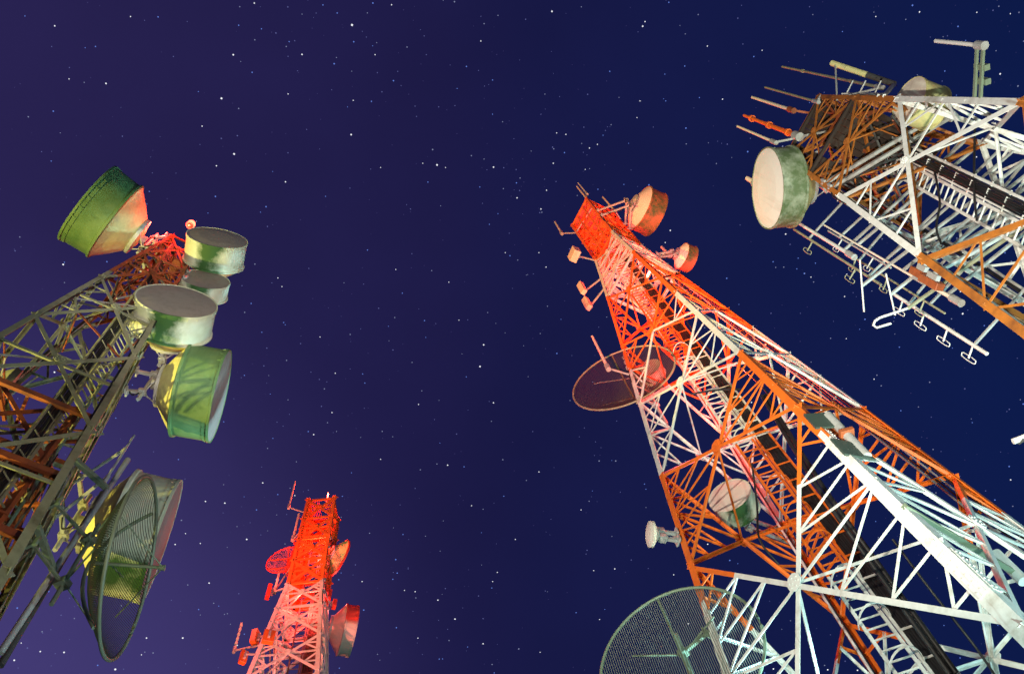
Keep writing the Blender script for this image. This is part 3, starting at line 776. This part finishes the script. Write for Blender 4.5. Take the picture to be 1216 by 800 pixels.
def stick(label, a, b, h, r, m, T, k):
    p, q = at(a[0], a[1], h), at(b[0], b[1], h); root = thing('element_rod', p, label, 'antenna', 'horizontal antenna rods')
    mb = MB(); mb.tube([p, q], r, 8); part(mb, 'rod', M[m], root)
    c = lerp(p, q, .5); mb = MB(); mb.bar(c, T.leg(k, c.z-EYE), .06, .06); part(mb, 'arm', M['galv'], root)
stick('thin white rod crossing the dipole masts, upper one', (1021, 308), (1026, 370), 18.2, .022, 'white', RIGHT, 3)
stick('thin white rod crossing the dipole masts, lower one', (1052, 325), (1063, 374), 17.4, .022, 'white', RIGHT, 3)
def hook():
    root = thing('loop_antenna', at(1065, 372, 17), 'white hook shaped loop antenna lowest left under the right tower', 'antenna', 'dipole antennas')
    pts = [at(x, y, 17) for x, y in ((1078, 366), (1060, 372), (1045, 377), (1039, 381), (1037, 386), (1041, 389), (1058, 384))]
    mb = MB(); mb.tube(pts, .03, 8); part(mb, 'loop', M['white'], root)
    mb = MB(); mb.bar(pts[0], RIGHT.leg(3, 16.2), .06, .06); part(mb, 'arm', M['palegrey'], root)
hook()
def panel(name, label, px, h, w, d_, t, T, k, m, pd=(-1, 0), group='panel antennas', tiltpx=None):
    C = at(px[0], px[1], h); a = face_dir(C, pd); s = a.cross(V((0, 0, 1))).normalized()
    root = thing(name, C-V((0, 0, d_/2)), label, 'antenna', group)
    mb = MB(); mb.box(C, t, w, d_, a, s, V((0, 0, 1)), bev=.02); part(mb, 'panel', M[m], root)
    mb = MB(); mb.box(C-a*(t/2+.06), .12, .1, d_*.5, a, s); part(mb, 'bracket', M['galv'], root)
    p = C-a*(t/2+.12); L = T.leg(k, C.z-EYE, .02)
    mb = MB(); mb.bar(p, L, .07, .07); part(mb, 'arm', M['galv'], root)
    return root
panel('panel_antenna', 'dark orange panel box at the knuckle of the cream tower leg', (1093, 325), 16.4, .2, .6, .16, RIGHT, 3, 'rust', (-3, 8))
panel('panel_antenna', 'second dark orange box just right of the first at the leg knuckle', (1106, 335), 15.8, .2, .7, .16, RIGHT, 3, 'rust', (-3, 8))
panel('radio_unit', 'pink boxy radio unit left of the red tower head', (682, 302), 38.9, .62, .75, .35, MAIN, 0, 'cream', (-10, -4))
def twin_panels():
    for lab, px, h in (('upper of two pink stick panels left of the main tower', (691, 342), 36.2), ('lower of two pink stick panels left of the main tower', (697, 360), 34.9)):
        panel('panel_antenna', lab, px, h, .28, 1.2, .2, MAIN, 0, 'cream', (-10, -6))
twin_panels()
whip('pink pipe standing on the mesh dish of the main tower', (722, 437), (704, 399), 26.4, .06, 'cream', MAIN, 0, arm_h=(.0,))
whip('white rod on the far left corner of the red tower head', (667, 277), (658, 264), 44.0, .06, 'white', MAIN, 0)
whip('tall white rod at the very top of the red tower head', (704, 245), (688, 219), 44.0, .06, 'cream', MAIN, 0)
whip('thin bent rod behind the tallest one at the red tower head', (697, 230), (688, 216), 46, .045, 'white', MAIN, 1)
whip('white rod between the red head and the blotched drum', (730, 250), (716, 234), 43.6, .06, 'cream', MAIN, 2)
whip('white rod on the lower right edge of the red head', (729, 276), (721, 258), 39.5, .07, 'white', MAIN, 1)
whip('pink stub rod by the small blotched drum', (795, 303), (785, 294), 36.8, .08, 'cream', MAIN, 2)
def standoff():
    a, b = at(984, 488, 15.0), at(1016, 545, 13.6)
    root = thing('standoff_pipe', b, 'grey pipe on two dark green plates along the nearest tower leg', 'bracket')
    B, Tp = vline((1030, 542), (992, 484), 13.6)
    mb = MB(); mb.tube([B, Tp], .10, 14); part(mb, 'pipe', M['galv'], root)
    for t in (.12, .88):
        p = lerp(B, Tp, t); L = MAIN.leg(1, p.z-EYE); d = (L-p); dl = d.length; d.normalize()
        mb = MB(); mb.box(lerp(p, L, .5), dl+.25, .05, .62, d, d.cross(V((0, 0, 1))).normalized(), V((0, 0, 1))); part(mb, 'bracket_plate', M['darkgreen'], root)
    mb = MB(); p = lerp(B, Tp, .5); mb.box(p, .3, .3, .1); part(mb, 'clamp', M['rust'], root)
standoff()
def edge_pipe():
    B, Tp = vline((1216, 690), (1184, 655), 11.2)
    root = thing('standoff_pipe', B, 'white pipe end beside the nearest leg at the lower right edge', 'bracket')
    mb = MB(); mb.tube([B, Tp], .11, 14); part(mb, 'pipe', M['white'], root)
    p = lerp(B, Tp, .3); mb = MB(); mb.bar(p, MAIN.leg(1, p.z-EYE), .1, .1); part(mb, 'bracket', M['greenpipe'], root)
# edge_pipe is lower than the leg: it sits below the splice
edge_pipe()
def edge_dipole():
    B, Tp = vline((1240, 512), (1204, 525), 13)
    p, q = at(1203, 524, 13.0), at(1245, 508, 13.0)
    root = thing('element_rod', q, 'pale rod end poking in from the right edge alone in the sky', 'antenna', 'horizontal antenna rods')
    mb = MB(); mb.tube([p, q], .06, 10); part(mb, 'rod', M['white'], root)
    mb = MB(); mb.tube([at(1210, 526, 13.0), at(1216, 522, 12.9)], .03, 8); part(mb, 'clip', M['dark'], root)
    mb = MB(); mb.tube([q, RIGHT.leg(3, 8)], .06, 8); part(mb, 'arm', M['galv'], root)
edge_dipole()
# red tower small antennas
whip('thin whip on a cross arm at the top left of the small red tower', (343, 602), (352, 572), 40.2, .05, 'cream', RED, 0)
whip('thin dark whip behind the top right of the small red tower', (387, 601), (391, 585), 41.4, .05, 'palegrey', RED, 1)
whip('pink rod along the upper left of the small red tower', (348, 640), (356, 610), 38.2, .07, 'cream', RED, 0)
whip('long slim whip below the mesh dish of the small red tower', (326, 702), (330, 678), 35.2, .06, 'cream', RED, 0)
panel('panel_antenna', 'red panel on the left shoulder of the small red tower', (319, 702), 33.6, .32, .9, .2, RED, 0, 'redpaint', (-10, -2))
panel('panel_antenna', 'orange lit panel low on the left leg of the small red tower', (303, 757), 30.0, .42, .8, .25, RED, 0, 'orange', (-10, 3))
panel('panel_antenna', 'orange square panel between the two left legs of the small red tower', (319, 756), 29.6, .5, .7, .25, RED, 3, 'orange', (-3, 10))
panel('panel_antenna', 'upper red bracket panel on the right shoulder of the small red tower', (391, 706), 33.9, .3, .6, .2, RED, 1, 'redpaint', (10, 2))
panel('panel_antenna', 'lower red bracket panel on the right shoulder of the small red tower', (397, 717), 33.3, .3, .5, .2, RED, 1, 'redpaint', (10, 2))
whip('beaded whip on the far lower left arm of the small red tower', (278, 772), (286, 739), 29.4, .045, 'cream', RED, 0, sleeves=6)
panel('panel_antenna', 'amber panel hanging under the lower left arm of the small red tower', (289, 780), 28.8, .3, .7, .2, RED, 0, 'orange', (-6, 8))
# left tower
whip('thin rod antenna crossing above the pinkish drum on the left', (124, 572), (168, 522), 16.4, .03, 'galv', LEFT, 2, arm_h=(.1, .7))
def pole_mount():
    B, Tp = vline((2, 772), (152, 545), 10.4)
    root = thing('antenna_pole', B, 'long grey pole running past the left tower leg', 'pole')
    p, q = at(0, 775, 10.6), at(152, 545, 15.6)
    mb = MB(); mb.tube([p, q], .055, 12); part(mb, 'pole', M['galv'], root)
    p, q = at(0, 790, 10.6), at(122, 585, 15.0)
    mb = MB(); mb.tube([p, q], .06, 12); part(mb, 'second_pole', M['dark'], root)
    for t in (.35, .8):
        c = lerp(at(0, 775, 10.6), at(152, 545, 15.6), t); mb = MB(); mb.bar(c, LEFT.leg(1, c.z-EYE), .1, .1); part(mb, 'bracket', M['greenpipe'], root)
pole_mount()
drum('shallow_dish', 'small dark dish at the left edge inside the rusty tower', (8, 458), 19.5, 24, (20, 12), .3, LEFT, 3, 'dark', face='palegrey', back='palegrey', legs=[3], rib=False, group='solid dish antennas')

# red lamps
def red_lamp(label, px, h, T, k, r=.14):
    C = at(px[0], px[1], h); root = thing('warning_lamp', C-V((0, 0, .2)), label, 'lamp', 'red warning lamps')
    mb = MB(); mb.lathe(C, V((0, 0, 1)), [(-r*1.2, r), (r*.4, r), (r*1.0, r*.7), (r*1.35, 0)], 20); part(mb, 'lamp_glass', M['lamp'], root)
    mb = MB(); mb.lathe(C, V((0, 0, 1)), [(-r*1.9, 0), (-r*1.9, r*.4), (-r*1.3, r*.5), (-r*1.2, r*.9), (-r*1.2, 0)], 20, 0, False); part(mb, 'lamp_base', M['redpaint'], root)
    L = T.leg(k, h-.4)
    mb = MB(); mb.tube([C-V((0, 0, r*2)), L], .04, 8); part(mb, 'arm', M['redpaint'], root)
    return C
lampL = red_lamp('lit red lamp at the end of an arm beside the topmost grey drum', (227, 266), 30.6, LEFT, 1)

# ------------------------------------------------------------------ ground and sky
g = MB(); n = 48
g.add([V((0, 0, 0))]+[V((4000*math.cos(2*PI*i/n), 4000*math.sin(2*PI*i/n), 0)) for i in range(n)], [(0, 1+i, 1+(i+1) % n) for i in range(n)])
go = g.build('ground', M['ground']); go['kind'] = 'structure'

bright = [(418, 30, 2.4), (263, 117, 2.2), (417, 160, 2.0), (570, 435, 2.2), (519, 196, 2.2), (586, 478, 1.8), (339, 216, 1.7), (302, 4, 1.6), (465, 6, 1.5), (571, 49, 1.5),
 (614, 235, 1.7), (649, 226, 1.5), (657, 194, 1.6), (661, 158, 1.4), (452, 199, 1.2), (502, 194, 1.1), (529, 199, 1.2), (293, 640, 2.0), (244, 595, 1.8), (267, 597, 1.9), (208, 646, 1.7),
 (217, 757, 2.0), (76, 774, 1.9), (174, 757, 1.8), (520, 712, 1.8), (493, 702, 1.6), (312, 573, 1.8), (350, 588, 1.6), (452, 545, 1.5), (585, 690, 1.5), (430, 690, 1.5), (22, 400, 1.9), (20, 437, 1.3),
 (75, 314, 2.0), (257, 197, 1.6), (278, 183, 2.2), (240, 150, 1.5), (65, 31, 1.6), (155, 20, 1.4), (82, 94, 1.3), (766, 26, 1.6), (840, 55, 1.5), (858, 118, 1.6), (760, 120, 1.4), (700, 176, 1.5),
 (905, 60, 1.3), (1040, 20, 1.4), (1160, 15, 1.4), (933, 278, 1.9), (963, 329, 1.5), (1003, 352, 1.6), (1038, 450, 1.6), (1005, 402, 1.4), (790, 288, 1.5), (890, 750, 1.6), (730, 675, 1.8), (800, 682, 1.6), (705, 677, 1.5),
 (712, 735, 1.5), (690, 605, 1.5), (640, 560, 1.6), (612, 640, 1.5), (560, 600, 1.5), (533, 335, 1.4), (470, 320, 1.4), (640, 300, 1.4), (600, 300, 1.3), (380, 400, 1.4), (330, 330, 1.4), (497, 480, 1.5), (545, 380, 1.3)]
sky = MB(); RS = 6000.0
ICO = [V(p).normalized() for p in ((1, 0, 0), (-1, 0, 0), (0, 1, 0), (0, -1, 0), (0, 0, 1), (0, 0, -1))]
IF = [(0, 2, 4), (2, 1, 4), (1, 3, 4), (3, 0, 4), (2, 0, 5), (1, 2, 5), (3, 1, 5), (0, 3, 5)]
def star(d, rp, mi):
    c = d*RS+V((0, 0, EYE)); r = rp*RS/F0
    sky.add([c+p*r for p in ICO], IF, mi)
for x, y, s in bright: star(ray(x, y), .5+.48*max(.3, s-1)**1.3*1.15, 0)
rs = random.Random(5)
clus = [(rs.uniform(-200, 1416), rs.uniform(-200, 1000), rs.uniform(25, 110)) for _ in range(60)]
for i in range(3600):
    if rs.random() < .35:
        cx, cy, cr = rs.choice(clus); x, y = rs.gauss(cx, cr), rs.gauss(cy, cr)
    else: x, y = rs.uniform(-300, 1516), rs.uniform(-300, 1100)
    t = rs.random()
    if t < .03: star(ray(x, y), rs.uniform(.6, 1.25), 0)
    elif t < .17: star(ray(x, y), rs.uniform(.6, 1.05), rs.choice((1, 1, 2, 0)))
    elif t < .48: star(ray(x, y), rs.uniform(.5, .85), rs.choice((2, 3, 2, 1)))
    else: star(ray(x, y), rs.uniform(.35, .65), rs.choice((3, 4, 4)))
so = sky.build('stars', [emit('star_white', (.92, .94, 1), 1.1), emit('star_blue', (.18, .32, 1), .75), emit('star_pale', (.45, .5, .8), .5), emit('star_dim', (.22, .24, .62), .55), emit('star_faint', (.10, .09, .3), .5)])
so['kind'] = 'stuff'; so['label'] = 'scattered white and blue stars all over the night sky'

w = bpy.data.worlds.new('World'); scene.world = w; w.use_nodes = True
N = w.node_tree.nodes; L = w.node_tree.links
bg = N['Background']; bg.inputs['Strength'].default_value = 1.0
tc = N.new('ShaderNodeTexCoord')
def dotn(d, lo, hi, interp='LINEAR'):
    vm = N.new('ShaderNodeVectorMath'); vm.operation = 'DOT_PRODUCT'; L.new(tc.outputs['Generated'], vm.inputs[0]); vm.inputs[1].default_value = d
    mr = N.new('ShaderNodeMapRange'); mr.inputs['From Min'].default_value = lo; mr.inputs['From Max'].default_value = hi; mr.interpolation_type = interp
    L.new(vm.outputs['Value'], mr.inputs['Value']); return mr.outputs['Result']
def mixc(f, a, b):
    mx = N.new('ShaderNodeMix'); mx.data_type = 'RGBA'; L.new(f, mx.inputs[0])
    for i, c in ((6, a), (7, b)):
        if isinstance(c, tuple): mx.inputs[i].default_value = (*c, 1)
        else: L.new(c, mx.inputs[i])
    return mx.outputs[2]
right_d = (ray(1216, 300)-ray(0, 300)).normalized()
f1 = dotn(tuple(right_d), right_d.dot(ray(-150, 300)), right_d.dot(ray(640, 300)))
c0 = mixc(f1, (.0235, .0172, .084), (.0102, .0098, .058))
f3 = dotn(tuple(right_d), right_d.dot(ray(520, 300)), right_d.dot(ray(1216, 300)))
c1 = mixc(f3, c0, (.0040, .0108, .068))
glow = ray(-120, 900)
f2 = dotn(tuple(glow), .84, 1.0)
pw = N.new('ShaderNodeMath'); pw.operation = 'POWER'; L.new(f2, pw.inputs[0]); pw.inputs[1].default_value = 2.2
c2 = mixc(pw.outputs[0], c1, (.058, .045, .18))
# thin uneven airglow
nz = N.new('ShaderNodeTexNoise'); nz.inputs['Scale'].default_value = 5; nz.inputs['Detail'].default_value = 6; L.new(tc.outputs['Generated'], nz.inputs['Vector'])
mz = N.new('ShaderNodeMapRange'); mz.inputs['From Min'].default_value = .3; mz.inputs['From Max'].default_value = .7; mz.inputs['To Min'].default_value = .93; mz.inputs['To Max'].default_value = 1.06; L.new(nz.outputs['Fac'], mz.inputs['Value'])
L.new(mz.outputs['Result'], bg.inputs['Strength'])
L.new(c2, bg.inputs['Color'])

# ------------------------------------------------------------------ lights: ground floodlights, red warning lamps, added fill spots and points, faint added moonlight
def spot(name, loc, target, power, col, ang=60, blend=.6, size=.25):
    l = bpy.data.lights.new(name, 'SPOT'); l.energy = power; l.color = col; l.spot_size = math.radians(ang); l.spot_blend = blend; l.shadow_soft_size = size
    o = bpy.data.objects.new(name, l); COL.objects.link(o); o.location = loc
    o.rotation_euler = (V(target)-V(loc)).to_track_quat('-Z', 'Y').to_euler(); return o
def point(name, loc, power, col, size=.15):
    l = bpy.data.lights.new(name, 'POINT'); l.energy = power; l.color = col; l.shadow_soft_size = size
    o = bpy.data.objects.new(name, l); COL.objects.link(o); o.location = loc; return o
WARM = (1, .90, .72); COOL = (.62, 1, .86); CYAN = (.55, .95, 1.0); SOD = (1, .86, .20); RED_C = (1, .045, .03)
spot('flood_and_fill', (-13.0, -9.0, .6), MAIN.axis(19), 36000, WARM, 36, .8)
spot('flood_and_fill', (-7.0, -2.0, .6), MAIN.axis(40), 120000, (1, .09, .055), 27, .9)  # red ground flood added to deepen the glow of the tower head
spot('flood_and_fill', (5.0, 4.0, .6), MAIN.axis(12), 11000, (.66, 1, .90), 95)
spot('flood_and_fill', (19, 13, .6), MAIN.axis(11), 9500, (.42, .92, 1), 66)
spot('flood_and_fill', (-1.0, 1.5, .6), RIGHT.axis(20), 27000, (1, .92, .77), 50)
spot('flood_and_fill', (10.0, 1.0, .6), RIGHT.axis(17), 1000, (.9, .97, 1), 70)  # weak added fill on the right tower
spot('flood_and_fill', (-32.0, -9.0, .6), LEFT.axis(23), 85000, SOD, 40)
spot('flood_and_fill', (15.0, 23.0, .6), at(222, 345, 26), 110000, (.45, .9, 1), 13, .4)
spot('flood_and_fill', (9.0, 16.0, .6), LEFT.axis(18), 4500, (.45, .95, 1), 60)
spot('flood_and_fill', (10.0, 2.0, .6), at(180, 630, 17.6), 7000, (1, .8, .75), 30)  # added warm fill for the half hidden drum's face
spot('flood_and_fill', (2.0, -3.0, .6), at(222, 350, 25), 26000, (1, .86, .74), 17, .8)  # fill added near the camera to lift the grey drum faces
spot('flood_and_fill', (-13.0, -4.0, .6), LEFT.axis(14.5), 6500, (.95, 1, .30), 34)
spot('flood_and_fill', (-9.0, 18.0, .6), RED.axis(33), 42000, (1, .22, .20), 50)  # flood tinted red to add to the small tower's glow
spot('flood_and_fill', (-19.0, 8.0, .6), at(408, 750, 33.6), 70000, (1, .15, .10), 9)  # narrow red spot added to light just the small tower's drum
for h, p in ((44.5, 130), (41.5, 200), (36, 1000), (30.5, 1300), (24.5, 1200)):
    point('warning_and_fill', MAIN.axis(h)+V((.5, .3, 0)), p, RED_C)
for h in (42.6, 37, 33): point('warning_and_fill', RED.axis(h)+V((.3, -.4, 0)), 900, RED_C)
point('warning_and_fill', RED.axis(35)+V((-3.2, -3.8, 0)), 2500, (1, .12, .09))  # unseen red point hanging clear of the small tower
point('warning_and_fill', at(398, 722, 35.6), 700, (1, .10, .07))  # red point added close by to redden the small tower's drum
point('warning_and_fill', lampL+V((0, 0, -.3)), 260, RED_C, .1)
point('warning_and_fill', at(192, 272, 30.4), 300, RED_C, .1)  # extra red point added for the splashes on drum and tower head
point('warning_and_fill', at(848, 566, 20.6), 50, RED_C, .1)  # small red point added to turn the drum inside the bracing pink
sun = bpy.data.lights.new('moonlike_sun', 'SUN'); sun.energy = .03; sun.angle = math.radians(.5); sun.color = (.8, .85, 1)  # faint sun lamp added as moonlight
sn = bpy.data.objects.new('moonlike_sun', sun); COL.objects.link(sn); sn.rotation_euler = (math.radians(50), 0, math.radians(30))
for o in list(bpy.data.objects):
    if '_b' in o: del o['_b']
